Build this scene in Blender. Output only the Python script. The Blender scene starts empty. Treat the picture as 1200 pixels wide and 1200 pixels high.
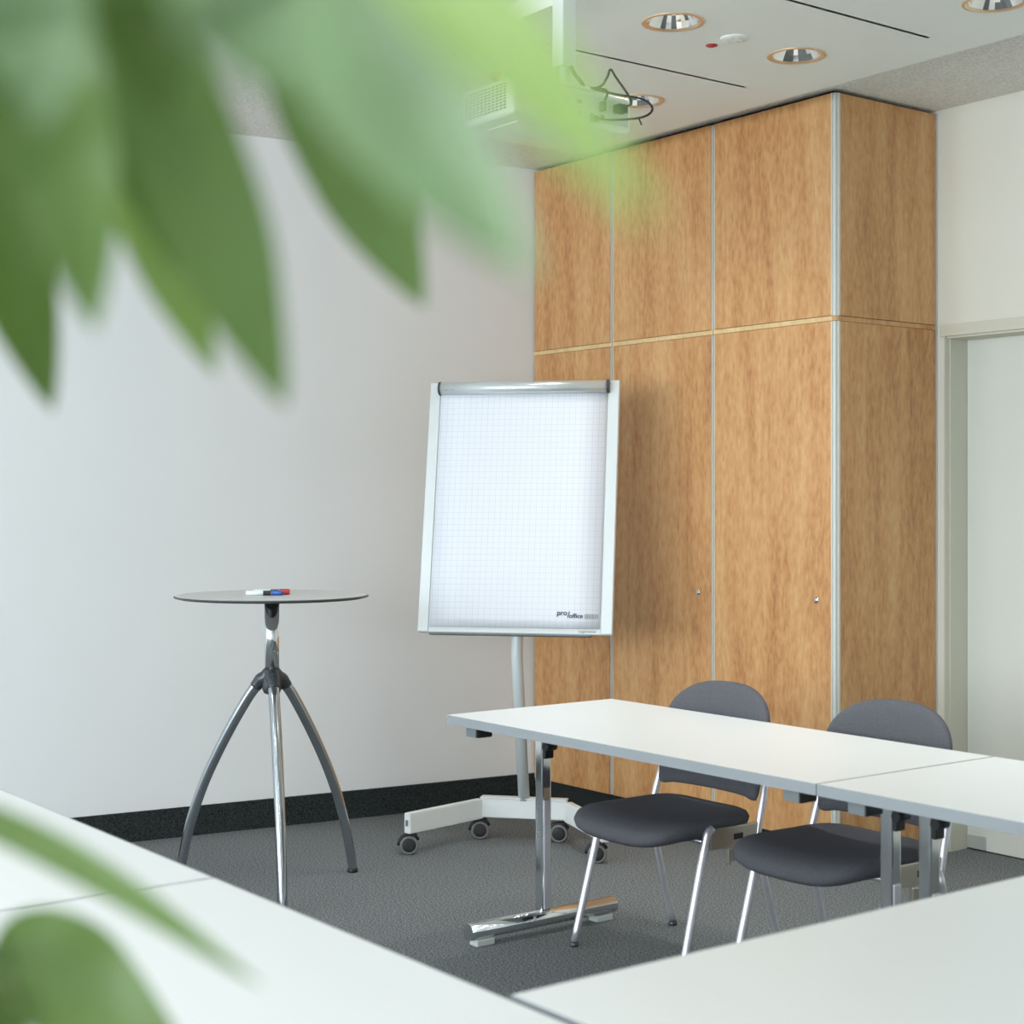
import bpy, bmesh, math, random
from mathutils import Vector, Matrix
random.seed(7)
PI = math.pi
scene = bpy.context.scene
C = scene.collection

# ------------------------------------------------------------------ camera
CAM_H, FPX, HORIZON, PHI = 1.43, 1880.0, 587.0, math.radians(53.0)
RIGHT = Vector((math.cos(PHI), math.sin(PHI), 0))
FWD = Vector((-math.sin(PHI), math.cos(PHI), 0))
cd = bpy.data.cameras.new('camera')
cam = bpy.data.objects.new('camera', cd); C.objects.link(cam)
cam.location = (0, 0, CAM_H)
cam.rotation_euler = (PI/2, 0, PHI)
cd.sensor_width = 36; cd.sensor_fit = 'HORIZONTAL'
cd.lens = FPX/1200*36
cd.shift_y = (HORIZON-600)/1200
cd.clip_start = 0.02; cd.clip_end = 100
cd.dof.use_dof = True
cd.dof.focus_distance = 6.0
cd.dof.aperture_fstop = cd.lens/13.0      # 13 mm pupil
scene.camera = cam

def at(px, py, d):
    """point seen at photo pixel (px, py), d metres in front of the camera"""
    return Vector((0, 0, CAM_H)) + FWD*d + RIGHT*((px-600)/FPX*d) + Vector((0, 0, (HORIZON-py)/FPX*d))
def P(px, py, z):
    """point at height z seen at photo pixel"""
    return at(px, py, (z-CAM_H)/((HORIZON-py)/FPX))

# ------------------------------------------------------------------ world, daylight, exposure
w = bpy.data.worlds.new('world'); scene.world = w; w.use_nodes = True
bg = w.node_tree.nodes['Background']
bg.inputs[0].default_value = (0.80, 0.90, 1.0, 1); bg.inputs[1].default_value = 2.2
WALL_F = -4.2
WIN = [(-6.45, -4.95), (-4.75, -3.25), (-3.05, -1.55), (-1.35, 0.15), (0.35, 1.85)]
WZ = (0.80, 2.80)
for a, b in WIN:
    ld = bpy.data.lights.new('daylight', 'AREA'); ld.shape = 'RECTANGLE'
    ld.size = b-a-0.1; ld.size_y = WZ[1]-WZ[0]-0.1
    ld.energy = 70; ld.color = (0.90, 0.96, 1.0)
    lo = bpy.data.objects.new('daylight', ld); C.objects.link(lo)
    lo.location = ((a+b)/2, WALL_F+0.03, (WZ[0]+WZ[1])/2)
    lo.rotation_euler = (PI/2, 0, 0)       # shines towards +Y
vs = scene.view_settings
vs.view_transform = 'Standard'; vs.look = 'None'; vs.gamma = 1; vs.use_curve_mapping = False
vs.exposure = 0.22
scene.cycles.use_denoising = True
scene.cycles.max_bounces = 10; scene.cycles.diffuse_bounces = 6; scene.cycles.glossy_bounces = 6
scene.cycles.transmission_bounces = 6; scene.cycles.transparent_max_bounces = 8
scene.cycles.sample_clamp_indirect = 6

# ------------------------------------------------------------------ materials
def srgb(r, g, b):
    f = lambda c: (c/255/12.92 if c/255 <= 0.04045 else ((c/255+0.055)/1.055)**2.4)
    return (f(r), f(g), f(b), 1)
def mat(name, col, rough=0.5, metal=0.0, spec=0.5, coat=0.0, noise=None, bump=None, emit=None):
    """noise = (scale, amount): colour speckle; bump = (scale, strength)"""
    m = bpy.data.materials.new(name); m.use_nodes = True
    nt = m.node_tree; b = nt.nodes['Principled BSDF']
    b.inputs['Base Color'].default_value = col
    b.inputs['Roughness'].default_value = rough
    b.inputs['Metallic'].default_value = metal
    b.inputs['Specular IOR Level'].default_value = spec
    b.inputs['Coat Weight'].default_value = coat
    tc = nt.nodes.new('ShaderNodeTexCoord')
    if noise:
        n = nt.nodes.new('ShaderNodeTexNoise'); n.inputs['Scale'].default_value = noise[0]
        n.inputs['Detail'].default_value = 3
        nt.links.new(tc.outputs['Object'], n.inputs['Vector'])
        r = nt.nodes.new('ShaderNodeValToRGB')
        r.color_ramp.elements[0].position = 0.3; r.color_ramp.elements[1].position = 0.7
        k = noise[1]
        r.color_ramp.elements[0].color = tuple(c*(1-k) for c in col[:3])+(1,)
        r.color_ramp.elements[1].color = tuple(min(1, c*(1+k)) for c in col[:3])+(1,)
        nt.links.new(n.outputs['Fac'], r.inputs['Fac'])
        nt.links.new(r.outputs['Color'], b.inputs['Base Color'])
    if bump:
        n = nt.nodes.new('ShaderNodeTexNoise'); n.inputs['Scale'].default_value = bump[0]
        n.inputs['Detail'].default_value = 4
        nt.links.new(tc.outputs['Object'], n.inputs['Vector'])
        bp = nt.nodes.new('ShaderNodeBump'); bp.inputs['Strength'].default_value = bump[1]
        bp.inputs['Distance'].default_value = 0.004
        nt.links.new(n.outputs['Fac'], bp.inputs['Height'])
        nt.links.new(bp.outputs['Normal'], b.inputs['Normal'])
    if emit:
        b.inputs['Emission Color'].default_value = emit[0]; b.inputs['Emission Strength'].default_value = emit[1]
    return m

def wood_mat(name, dark, mid, light):
    m = bpy.data.materials.new(name); m.use_nodes = True
    nt = m.node_tree; L = nt.links; b = nt.nodes['Principled BSDF']
    tc = nt.nodes.new('ShaderNodeTexCoord'); oi = nt.nodes.new('ShaderNodeObjectInfo')
    off = nt.nodes.new('ShaderNodeVectorMath'); off.operation = 'SCALE'
    off.inputs[0].default_value = (7.3, 3.1, 5.7); L.new(oi.outputs['Random'], off.inputs['Scale'])
    add = nt.nodes.new('ShaderNodeVectorMath'); add.operation = 'ADD'
    L.new(tc.outputs['Object'], add.inputs[0]); L.new(off.outputs[0], add.inputs[1])
    mp = nt.nodes.new('ShaderNodeMapping'); mp.inputs['Scale'].default_value = (9, 9, 0.9)
    L.new(add.outputs[0], mp.inputs['Vector'])
    n1 = nt.nodes.new('ShaderNodeTexNoise'); n1.inputs['Scale'].default_value = 1.0
    n1.inputs['Detail'].default_value = 5; n1.inputs['Roughness'].default_value = 0.6
    n1.inputs['Distortion'].default_value = 0.6
    L.new(mp.outputs[0], n1.inputs['Vector'])
    mp2 = nt.nodes.new('ShaderNodeMapping'); mp2.inputs['Scale'].default_value = (70, 70, 22)
    L.new(add.outputs[0], mp2.inputs['Vector'])
    n2 = nt.nodes.new('ShaderNodeTexNoise'); n2.inputs['Scale'].default_value = 1.0; n2.inputs['Detail'].default_value = 3
    L.new(mp2.outputs[0], n2.inputs['Vector'])
    mx = nt.nodes.new('ShaderNodeMath'); mx.operation = 'MULTIPLY_ADD'
    L.new(n2.outputs['Fac'], mx.inputs[0]); mx.inputs[1].default_value = 0.45
    s = nt.nodes.new('ShaderNodeMath'); s.operation = 'MULTIPLY'; s.inputs[1].default_value = 0.65
    L.new(n1.outputs['Fac'], s.inputs[0]); L.new(s.outputs[0], mx.inputs[2])
    r = nt.nodes.new('ShaderNodeValToRGB'); cr = r.color_ramp
    cr.elements[0].position = 0.36; cr.elements[0].color = dark
    cr.elements[1].position = 0.72; cr.elements[1].color = light
    e = cr.elements.new(0.53); e.color = mid
    L.new(mx.outputs[0], r.inputs['Fac']); L.new(r.outputs['Color'], b.inputs['Base Color'])
    b.inputs['Roughness'].default_value = 0.42
    b.inputs['Coat Weight'].default_value = 0.15; b.inputs['Coat Roughness'].default_value = 0.3
    return m

M = {}
M['wall'] = mat('wall_paint', srgb(236, 239, 240), 0.75, bump=(260, 0.05))
M['wall_b'] = mat('wall_paint_cream', srgb(222, 222, 211), 0.7, bump=(260, 0.05))
M['ceil'] = mat('textured_ceiling', srgb(228, 227, 221), 0.95, noise=(110, 0.16), bump=(120, 0.7))
M['panel'] = mat('white_ceiling_panel', srgb(238, 241, 234), 0.6)
M['carpet'] = mat('grey_carpet', srgb(114, 119, 121), 1.0, spec=0.1, noise=(150, 0.75), bump=(300, 0.15))
M['skirting'] = mat('dark_carpet_skirting', srgb(48, 54, 54), 1.0, spec=0.1, noise=(150, 0.7), bump=(220, 0.6))
M['wood'] = wood_mat('cherry_veneer', srgb(168, 112, 66), srgb(197, 146, 93), srgb(212, 168, 117))
M['edgewood'] = wood_mat('light_edge_veneer', srgb(205, 172, 120), srgb(216, 186, 135), srgb(226, 200, 150))
M['alu'] = mat('brushed_aluminium', srgb(204, 207, 205), 0.35, 0.45)
M['alu_light'] = mat('light_aluminium', srgb(214, 218, 216), 0.42, 0.5)
M['profile'] = mat('pale_profile', srgb(214, 216, 210), 0.4, 0.25)
M['clip'] = mat('clip_aluminium', srgb(214, 220, 221), 0.3, 0.5)
M['dark_gap'] = mat('dark_gap', srgb(22, 20, 18), 0.9)
M['plinth'] = mat('dark_plinth', srgb(34, 38, 38), 0.95, noise=(220, 0.4))
M['chrome'] = mat('chrome', srgb(226, 228, 230), 0.10, 1.0)
M['steel'] = mat('satin_steel', srgb(200, 200, 205), 0.28, 1.0)
M['satin'] = mat('satin_aluminium', srgb(226, 224, 232), 0.36, 0.8)
M['nickel'] = mat('brushed_nickel', srgb(190, 184, 174), 0.32, 1.0)
M['table'] = mat('white_laminate', srgb(222, 226, 226), 0.38, bump=(500, 0.02))
M['edge'] = mat('grey_edge_band', srgb(142, 149, 153), 0.5)
M['black'] = mat('black_plastic', srgb(26, 27, 29), 0.45)
M['greyplastic'] = mat('grey_plastic', srgb(112, 120, 122), 0.5)
M['fabric'] = mat('charcoal_fabric', srgb(90, 91, 97), 0.95, spec=0.15, noise=(420, 0.25), bump=(420, 0.5))
M['white_metal'] = mat('white_powder_coat', srgb(226, 230, 230), 0.45)
M['pale_metal'] = mat('pale_silver_coat', srgb(212, 219, 220), 0.42, 0.15)
M['glide'] = mat('pale_plastic', srgb(205, 210, 208), 0.5)
M['rubber'] = mat('dark_rubber', srgb(44, 45, 47), 0.6)
M['tyre'] = mat('grey_tyre', srgb(118, 119, 117), 0.5)
M['paintleg'] = mat('polished_dark_leg', srgb(176, 182, 188), 0.16, 1.0)
M['casting'] = mat('grey_casting', srgb(80, 85, 88), 0.4, 0.6)
M['tabletop_round'] = mat('pale_grey_top', srgb(196, 199, 198), 0.35)
M['dark_edge'] = mat('dark_edge', srgb(66, 68, 70), 0.5)
M['doorpaint'] = mat('door_paint', srgb(218, 222, 214), 0.55)
M['frame_paint'] = mat('door_frame_paint', srgb(208, 207, 192), 0.55)
M['window_frame'] = mat('window_frame_white', srgb(225, 225, 225), 0.5)
M['gold'] = mat('copper_ring', srgb(228, 200, 166), 0.3, 0.7)
M['reflector'] = mat('mirror_reflector', srgb(235, 232, 228), 0.06, 1.0)
M['lampglass'] = mat('frosted_lamp', srgb(235, 235, 230), 0.5)
M['lamp_lit'] = mat('lit_lamp', srgb(255, 250, 240), 0.5, emit=((1, 0.96, 0.9, 1), 6))
M['red'] = mat('red_glass', srgb(176, 56, 52), 0.3)
M['proj'] = mat('projector_shell', srgb(226, 229, 224), 0.45)
M['slit'] = mat('grille_slit', srgb(120, 126, 120), 0.7)
M['cable'] = mat('black_cable', srgb(28, 28, 32), 0.5)
M['soil'] = mat('soil', srgb(60, 46, 36), 1.0, noise=(60, 0.5), bump=(60, 0.8))
M['pot'] = mat('white_ceramic', srgb(228, 228, 224), 0.3)
M['bark'] = mat('bark', srgb(120, 104, 76), 0.9, noise=(40, 0.3), bump=(40, 0.5))
M['stalk'] = mat('leaf_stalk', srgb(120, 150, 84), 0.5)
M['m_white'] = mat('marker_barrel', srgb(228, 240, 238), 0.35)
M['m_blue'] = mat('marker_blue', srgb(52, 92, 170), 0.35)
M['m_red'] = mat('marker_red', srgb(214, 62, 60), 0.35)
M['m_black'] = mat('marker_black', srgb(40, 44, 52), 0.35)
M['ink'] = mat('ink', srgb(70, 72, 84), 0.8)
M['ink_grey'] = mat('ink_grey', srgb(150, 152, 158), 0.8)

def glass_mat():
    m = bpy.data.materials.new('window_glass'); m.use_nodes = True
    nt = m.node_tree; nt.nodes.remove(nt.nodes['Principled BSDF'])
    t = nt.nodes.new('ShaderNodeBsdfTransparent'); g = nt.nodes.new('ShaderNodeBsdfGlossy')
    g.inputs['Roughness'].default_value = 0.02
    x = nt.nodes.new('ShaderNodeMixShader'); x.inputs[0].default_value = 0.06
    nt.links.new(t.outputs[0], x.inputs[1]); nt.links.new(g.outputs[0], x.inputs[2])
    nt.links.new(x.outputs[0], nt.nodes['Material Output'].inputs[0])
    return m
M['glass'] = glass_mat()

def leaf_mat(name, col, trans):
    m = mat(name, col, 0.38, spec=0.5)
    nt = m.node_tree; b = nt.nodes['Principled BSDF']
    tr = nt.nodes.new('ShaderNodeBsdfTranslucent'); tr.inputs[0].default_value = trans
    x = nt.nodes.new('ShaderNodeMixShader'); x.inputs[0].default_value = 0.25
    nt.links.new(b.outputs[0], x.inputs[1]); nt.links.new(tr.outputs[0], x.inputs[2])
    nt.links.new(x.outputs[0], nt.nodes['Material Output'].inputs[0])
    return m
M['leaf'] = leaf_mat('leaf_green', srgb(112, 140, 80), srgb(106, 140, 60))
M['leaf_dark'] = leaf_mat('leaf_dark_green', srgb(88, 112, 50), srgb(84, 118, 38))
M['leaf_pale'] = leaf_mat('leaf_pale_green', srgb(122, 148, 108), srgb(108, 142, 86))
M['leaf_lime'] = leaf_mat('leaf_young_green', srgb(132, 160, 88), srgb(126, 158, 66))

def paper_mat():
    m = bpy.data.materials.new('squared_paper'); m.use_nodes = True
    nt = m.node_tree; L = nt.links; b = nt.nodes['Principled BSDF']
    tc = nt.nodes.new('ShaderNodeTexCoord'); sp = nt.nodes.new('ShaderNodeSeparateXYZ')
    L.new(tc.outputs['Object'], sp.inputs[0])
    outs = []
    for ax in ('X', 'Y'):
        d = nt.nodes.new('ShaderNodeMath'); d.operation = 'DIVIDE'; d.inputs[1].default_value = 0.025
        L.new(sp.outputs[ax], d.inputs[0])
        f = nt.nodes.new('ShaderNodeMath'); f.operation = 'FRACT'; L.new(d.outputs[0], f.inputs[0])
        lt = nt.nodes.new('ShaderNodeMath'); lt.operation = 'LESS_THAN'; lt.inputs[1].default_value = 0.07
        L.new(f.outputs[0], lt.inputs[0]); outs.append(lt)
    mx = nt.nodes.new('ShaderNodeMath'); mx.operation = 'MAXIMUM'
    L.new(outs[0].outputs[0], mx.inputs[0]); L.new(outs[1].outputs[0], mx.inputs[1])
    mix = nt.nodes.new('ShaderNodeMix'); mix.data_type = 'RGBA'
    mix.inputs['A'].default_value = srgb(226, 230, 238); mix.inputs['B'].default_value = srgb(208, 213, 220)
    L.new(mx.outputs[0], mix.inputs['Factor']); L.new(mix.outputs['Result'], b.inputs['Base Color'])
    b.inputs['Roughness'].default_value = 0.7
    return m
M['paper'] = paper_mat()

# ------------------------------------------------------------------ mesh helpers
def box(bm, x0, y0, z0, x1, y1, z1, bev=0.0, seg=2):
    v = [bm.verts.new((x, y, z)) for z in (z0, z1) for y in (y0, y1) for x in (x0, x1)]
    fs = [bm.faces.new([v[i] for i in q]) for q in
          ((0, 2, 3, 1), (4, 5, 7, 6), (0, 1, 5, 4), (2, 6, 7, 3), (0, 4, 6, 2), (1, 3, 7, 5))]
    if bev > 0:
        es = list({e for f in fs for e in f.edges})
        bmesh.ops.bevel(bm, geom=es, offset=bev, segments=seg, profile=0.5, affect='EDGES')
def frame_of(t):
    t = t.normalized()
    a = Vector((0, 0, 1)) if abs(t.z) < 0.9 else Vector((1, 0, 0))
    u = t.cross(a).normalized(); return u, t.cross(u).normalized()
def tube(bm, pts, rad, n=12, caps=True, flat=1.0):
    pts = [Vector(p) for p in pts]
    rad = rad if isinstance(rad, (list, tuple)) else [rad]*len(pts)
    rings = []; u = None
    for i, p in enumerate(pts):
        t = (pts[min(i+1, len(pts)-1)]-pts[max(i-1, 0)]).normalized()
        if u is None: u, w_ = frame_of(t)
        else:
            u = (u-t*u.dot(t)).normalized()
        w_ = t.cross(u)
        rings.append([bm.verts.new(p+(u*math.cos(2*PI*k/n)+w_*math.sin(2*PI*k/n)*flat)*rad[i]) for k in range(n)])
    for a, b in zip(rings, rings[1:]):
        for k in range(n):
            f = bm.faces.new((a[k], a[(k+1) % n], b[(k+1) % n], b[k])); f.smooth = True
    if caps:
        bm.faces.new(rings[0][::-1]); bm.faces.new(rings[-1])
def lathe(bm, prof, n=32, c=(0, 0, 0), axis='Z', cap=True, smooth=True):
    """profile of (radius, height) along the axis"""
    ax = {'X': (Vector((0, 1, 0)), Vector((0, 0, 1)), Vector((1, 0, 0))),
          'Y': (Vector((0, 0, 1)), Vector((1, 0, 0)), Vector((0, 1, 0))),
          'Z': (Vector((1, 0, 0)), Vector((0, 1, 0)), Vector((0, 0, 1)))}[axis] if isinstance(axis, str) else None
    if ax is None:
        t = Vector(axis).normalized(); u, v_ = frame_of(t); ax = (u, t.cross(u), t)
    c = Vector(c); rings = []
    for r, h in prof:
        rings.append([bm.verts.new(c+ax[2]*h+(ax[0]*math.cos(2*PI*k/n)+ax[1]*math.sin(2*PI*k/n))*r) for k in range(n)])
    for a, b in zip(rings, rings[1:]):
        for k in range(n):
            f = bm.faces.new((a[k], a[(k+1) % n], b[(k+1) % n], b[k])); f.smooth = smooth
    if cap:
        if prof[0][0] > 1e-5: bm.faces.new(rings[0][::-1])
        if prof[-1][0] > 1e-5: bm.faces.new(rings[-1])
def obj(name, bm, m, parent=None, loc=None, **props):
    if name is None: raise ValueError
    bmesh.ops.remove_doubles(bm, verts=bm.verts, dist=1e-6)
    bmesh.ops.recalc_face_normals(bm, faces=bm.faces)
    me = bpy.data.meshes.new(name); bm.to_mesh(me); bm.free()
    for mm in (m if isinstance(m, (list, tuple)) else [m]): me.materials.append(M[mm])
    o = bpy.data.objects.new(name, me); C.objects.link(o)
    if parent: o.parent = parent
    if loc is not None: o.location = loc
    for k, v in props.items(): o[k] = v
    return o
def bx(name, m, b, parent=None, bev=0.0, **props):
    bm = bmesh.new(); box(bm, *b, bev=bev); return obj(name, bm, m, parent, **props)
def tb(name, m, pts, r, parent=None, n=12, **props):
    bm = bmesh.new(); tube(bm, pts, r, n); return obj(name, bm, m, parent, **props)
def thing(name, label, cat, loc=(0, 0, 0), rz=0, group=None):
    o = bpy.data.objects.new(name, None); C.objects.link(o)
    o.location = loc; o.rotation_euler = (0, 0, rz); o.empty_display_size = 0.1
    o['label'] = label; o['category'] = cat
    if group: o['group'] = group
    return o
def copy_tree(o, parent=None):
    c = o.copy(); C.objects.link(c); c.parent = parent
    for ch in list(o.children): copy_tree(ch, c)
    return c
def spline(pts, n):
    """Catmull-Rom through pts"""
    pts = [Vector(p) for p in pts]; q = [pts[0]*2-pts[1]]+pts+[pts[-1]*2-pts[-2]]
    out = []; m = len(pts)-1
    for i in range(n+1):
        s = i/n*m; k = min(int(s), m-1); t = s-k
        a, b, c, d = q[k:k+4]
        out.append(0.5*((2*b)+(c-a)*t+(2*a-5*b+4*c-d)*t*t+(3*b-a-3*c+d)*t**3))
    return out
def lerp(tab, t):
    for (a, x), (b, y) in zip(tab, tab[1:]):
        if t <= b: return x+(y-x)*(t-a)/(b-a)
    return tab[-1][1]

# ------------------------------------------------------------------ the setting
CEIL = 3.022
PAN = CEIL-0.055
X_R, Y_B = 3.2, 5.33
wl = lambda y: -6.10+0.1285*(y-4.66)
def prism(bm, poly, z0, z1):
    a = [bm.verts.new((x, y, z0)) for x, y in poly]; b = [bm.verts.new((x, y, z1)) for x, y in poly]
    bm.faces.new(a[::-1]); bm.faces.new(b)
    for i in range(len(poly)):
        j = (i+1) % len(poly); bm.faces.new((a[i], a[j], b[j], b[i]))
def S(name, bm, m, label, **k):
    return obj(name, bm, m, kind='structure', label=label, **k)
bm = bmesh.new(); prism(bm, [(-7.3, WALL_F-0.2), (X_R+0.2, WALL_F-0.2), (X_R+0.2, 5.8), (-7.3, 5.8)], -0.06, 0)
S('floor', bm, 'carpet', 'charcoal grey speckled loop carpet floor')
bm = bmesh.new(); prism(bm, [(wl(WALL_F-0.2)-0.15, WALL_F-0.2), (wl(WALL_F-0.2), WALL_F-0.2), (wl(5.8), 5.8), (wl(5.8)-0.15, 5.8)], 0, CEIL)
S('wall_left', bm, 'wall', 'plain white painted wall behind the bistro table and flipchart')
bm = bmesh.new(); prism(bm, [(wl(WALL_F)+0.0, WALL_F), (wl(WALL_F)+0.016, WALL_F), (wl(4.735)+0.016, 4.735), (wl(4.735), 4.735)], 0, 0.124)
S('baseboard_left', bm, 'skirting', 'dark speckled carpet skirting along the white wall')
DX0, DX1, DZ = -4.155, -3.15, 2.098
bm = bmesh.new()
box(bm, -6.3, Y_B, 0, DX0, 5.8, CEIL); box(bm, DX0, Y_B, DZ+0.0, DX1, 5.8, CEIL)
box(bm, DX1, Y_B, 0, X_R, 5.8, CEIL); box(bm, DX0, 5.55, 0, DX1, 5.8, DZ)
S('wall_back', bm, 'wall_b', 'cream painted wall beside the wood cabinets')
bm = bmesh.new(); box(bm, X_R, WALL_F-0.2, 0, X_R+0.2, 5.8, CEIL)
S('wall_right', bm, 'wall', 'white painted side wall')
# window wall behind the camera
bm = bmesh.new(); xs0 = wl(WALL_F)-0.0
edges = [xs0-0.1]+[v for ab in WIN for v in ab]+[X_R]
for i in range(0, len(edges), 2): box(bm, edges[i], WALL_F-0.2, 0, edges[i+1], WALL_F, CEIL)
for a, b in WIN:
    box(bm, a, WALL_F-0.2, 0, b, WALL_F, WZ[0]); box(bm, a, WALL_F-0.2, WZ[1], b, WALL_F, CEIL)
S('wall_front', bm, 'wall', 'white wall with a row of tall windows')
for i, (a, b) in enumerate(WIN):
    bm = bmesh.new(); y0, y1 = WALL_F-0.16, WALL_F-0.10
    box(bm, a, y0, WZ[0], a+0.06, y1, WZ[1]); box(bm, b-0.06, y0, WZ[0], b, y1, WZ[1])
    box(bm, a+0.06, y0, WZ[0], b-0.06, y1, WZ[0]+0.06); box(bm, a+0.06, y0, WZ[1]-0.06, b-0.06, y1, WZ[1])
    win = S('window_%d' % (i+1), bm, 'window_frame', 'white framed window')
    bx('pane', 'glass', (a+0.06, WALL_F-0.135, WZ[0]+0.06, b-0.06, WALL_F-0.129, WZ[1]-0.06), win)
# ceiling and its hanging panel
bm = bmesh.new(); prism(bm, [(-7.3, WALL_F-0.2), (X_R+0.2, WALL_F-0.2), (X_R+0.2, 5.8), (-7.3, 5.8)], CEIL, CEIL+0.1)
ceil = S('ceiling', bm, 'ceil', 'grey textured plaster ceiling with a white hanging panel')
LIGHTS = [(-3.80, 3.51), (-3.83, 4.115), (-4.63, 4.095), (-3.05, 4.165), (-4.63, 3.51), (-3.05, 3.51), (-2.27, 4.12), (-2.27, 3.51)]  # last four are unseen, added to light the far table row
FILL_LIGHTS = [(x, y) for y in (-0.45, 0.75) for x in (-5.2, -3.9, -2.6, -1.3, 0.0)]  # unseen downlights added to brighten the tabletops from above
LR = 0.098
SLOTS = [(-4.24, 3.28, 4.28), (-3.42, 3.28, 4.31)]
def q(bm, x0, y0, x1, y1):
    bm.faces.new([bm.verts.new(p) for p in ((x0, y0, PAN), (x0, y1, PAN), (x1, y1, PAN), (x1, y0, PAN))])
def panel_mesh(PX0, PX1, PY0, PY1, lights, slots):
    bm = bmesh.new()
    xs = {PX0, PX1}; c = 0.12
    for sx, a, b in slots: xs |= {sx-0.007, sx+0.007}
    for lx, ly in lights: xs |= {lx-c, lx+c}
    xs = sorted(xs)
    for x0, x1 in zip(xs, xs[1:]):
        xm = (x0+x1)/2
        holes = []                                    # y-intervals left out of this strip
        for sx, a, b in slots:
            if abs(xm-sx) < 0.0069: holes.append((a, b))
        for lx, ly in lights:
            if abs(xm-lx) < c-1e-6: holes.append((ly-c, ly+c))
        y = PY0
        for a, b in sorted(holes):
            q(bm, x0, y, x1, a); y = b
        q(bm, x0, y, x1, PY1)
    for lx, ly in lights:
        n = 48; ci = []; sq = []
        for k in range(n):
            t = 2*PI*k/n; cx, sy = math.cos(t), math.sin(t); m = max(abs(cx), abs(sy))
            ci.append(bm.verts.new((lx+LR*cx, ly+LR*sy, PAN))); sq.append(bm.verts.new((lx+c*cx/m, ly+c*sy/m, PAN)))
        for k in range(n): bm.faces.new((ci[k], ci[(k+1) % n], sq[(k+1) % n], sq[k]))
    for a, b in (((PX0, PY0), (PX1, PY0)), ((PX1, PY0), (PX1, PY1)), ((PX1, PY1), (PX0, PY1)), ((PX0, PY1), (PX0, PY0))):
        v = [bm.verts.new((*a, PAN)), bm.verts.new((*b, PAN)), bm.verts.new((*b, CEIL)), bm.verts.new((*a, CEIL))]
        bm.faces.new(v)
    return bm
pan = obj('hanging_panel', panel_mesh(-5.50, 2.4, 3.094, 4.525, LIGHTS, SLOTS), 'panel', ceil, label='added unseen white ceiling panel holding the fill downlights')
obj('hanging_panel', panel_mesh(-5.80, 1.6, -1.05, 1.35, FILL_LIGHTS, []), 'panel', ceil, label='added unseen white ceiling panel holding the fill downlights')  # unseen second panel, added only to carry the fill downlights
for sx, a, b in SLOTS:
    bm = bmesh.new()
    box(bm, sx-0.012, a-0.01, PAN+0.008, sx+0.012, b+0.01, PAN+0.045)
    sl = obj('air_slot', bm, 'dark_gap', pan, label='narrow black air slot')
# door recess at the back wall
bm = bmesh.new()
box(bm, DX0-0.012, Y_B-0.012, DZ, DX1+0.03, Y_B+0.0, DZ+0.047)
dr = S('door_1', bm, 'frame_paint', 'pale recessed door with a cream frame beside the wood cabinets')
bm = bmesh.new(); box(bm, DX0, Y_B, 0, DX0+0.006, Y_B+0.03, DZ); box(bm, DX0, Y_B+0.03, 0, DX0+0.010, 5.468, DZ)
obj('door_frame', bm, 'frame_paint', dr)
bx('door_frame', 'frame_paint', (DX0+0.01, Y_B+0.01, DZ-0.008, DX1, 5.468, DZ), dr)
bx('door_frame', 'frame_paint', (DX1-0.01, Y_B+0.01, 0, DX1, 5.468, DZ-0.008), dr)
leaf_ = bx('door_leaf', 'doorpaint', (DX0+0.011, 5.468, 0.006, DX1-0.011, 5.51, DZ-0.004), dr)
bx('kick_plate', 'alu', (DX0+0.013, 5.463, 0.008, DX0+0.105, 5.468, 0.062), leaf_)

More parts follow.
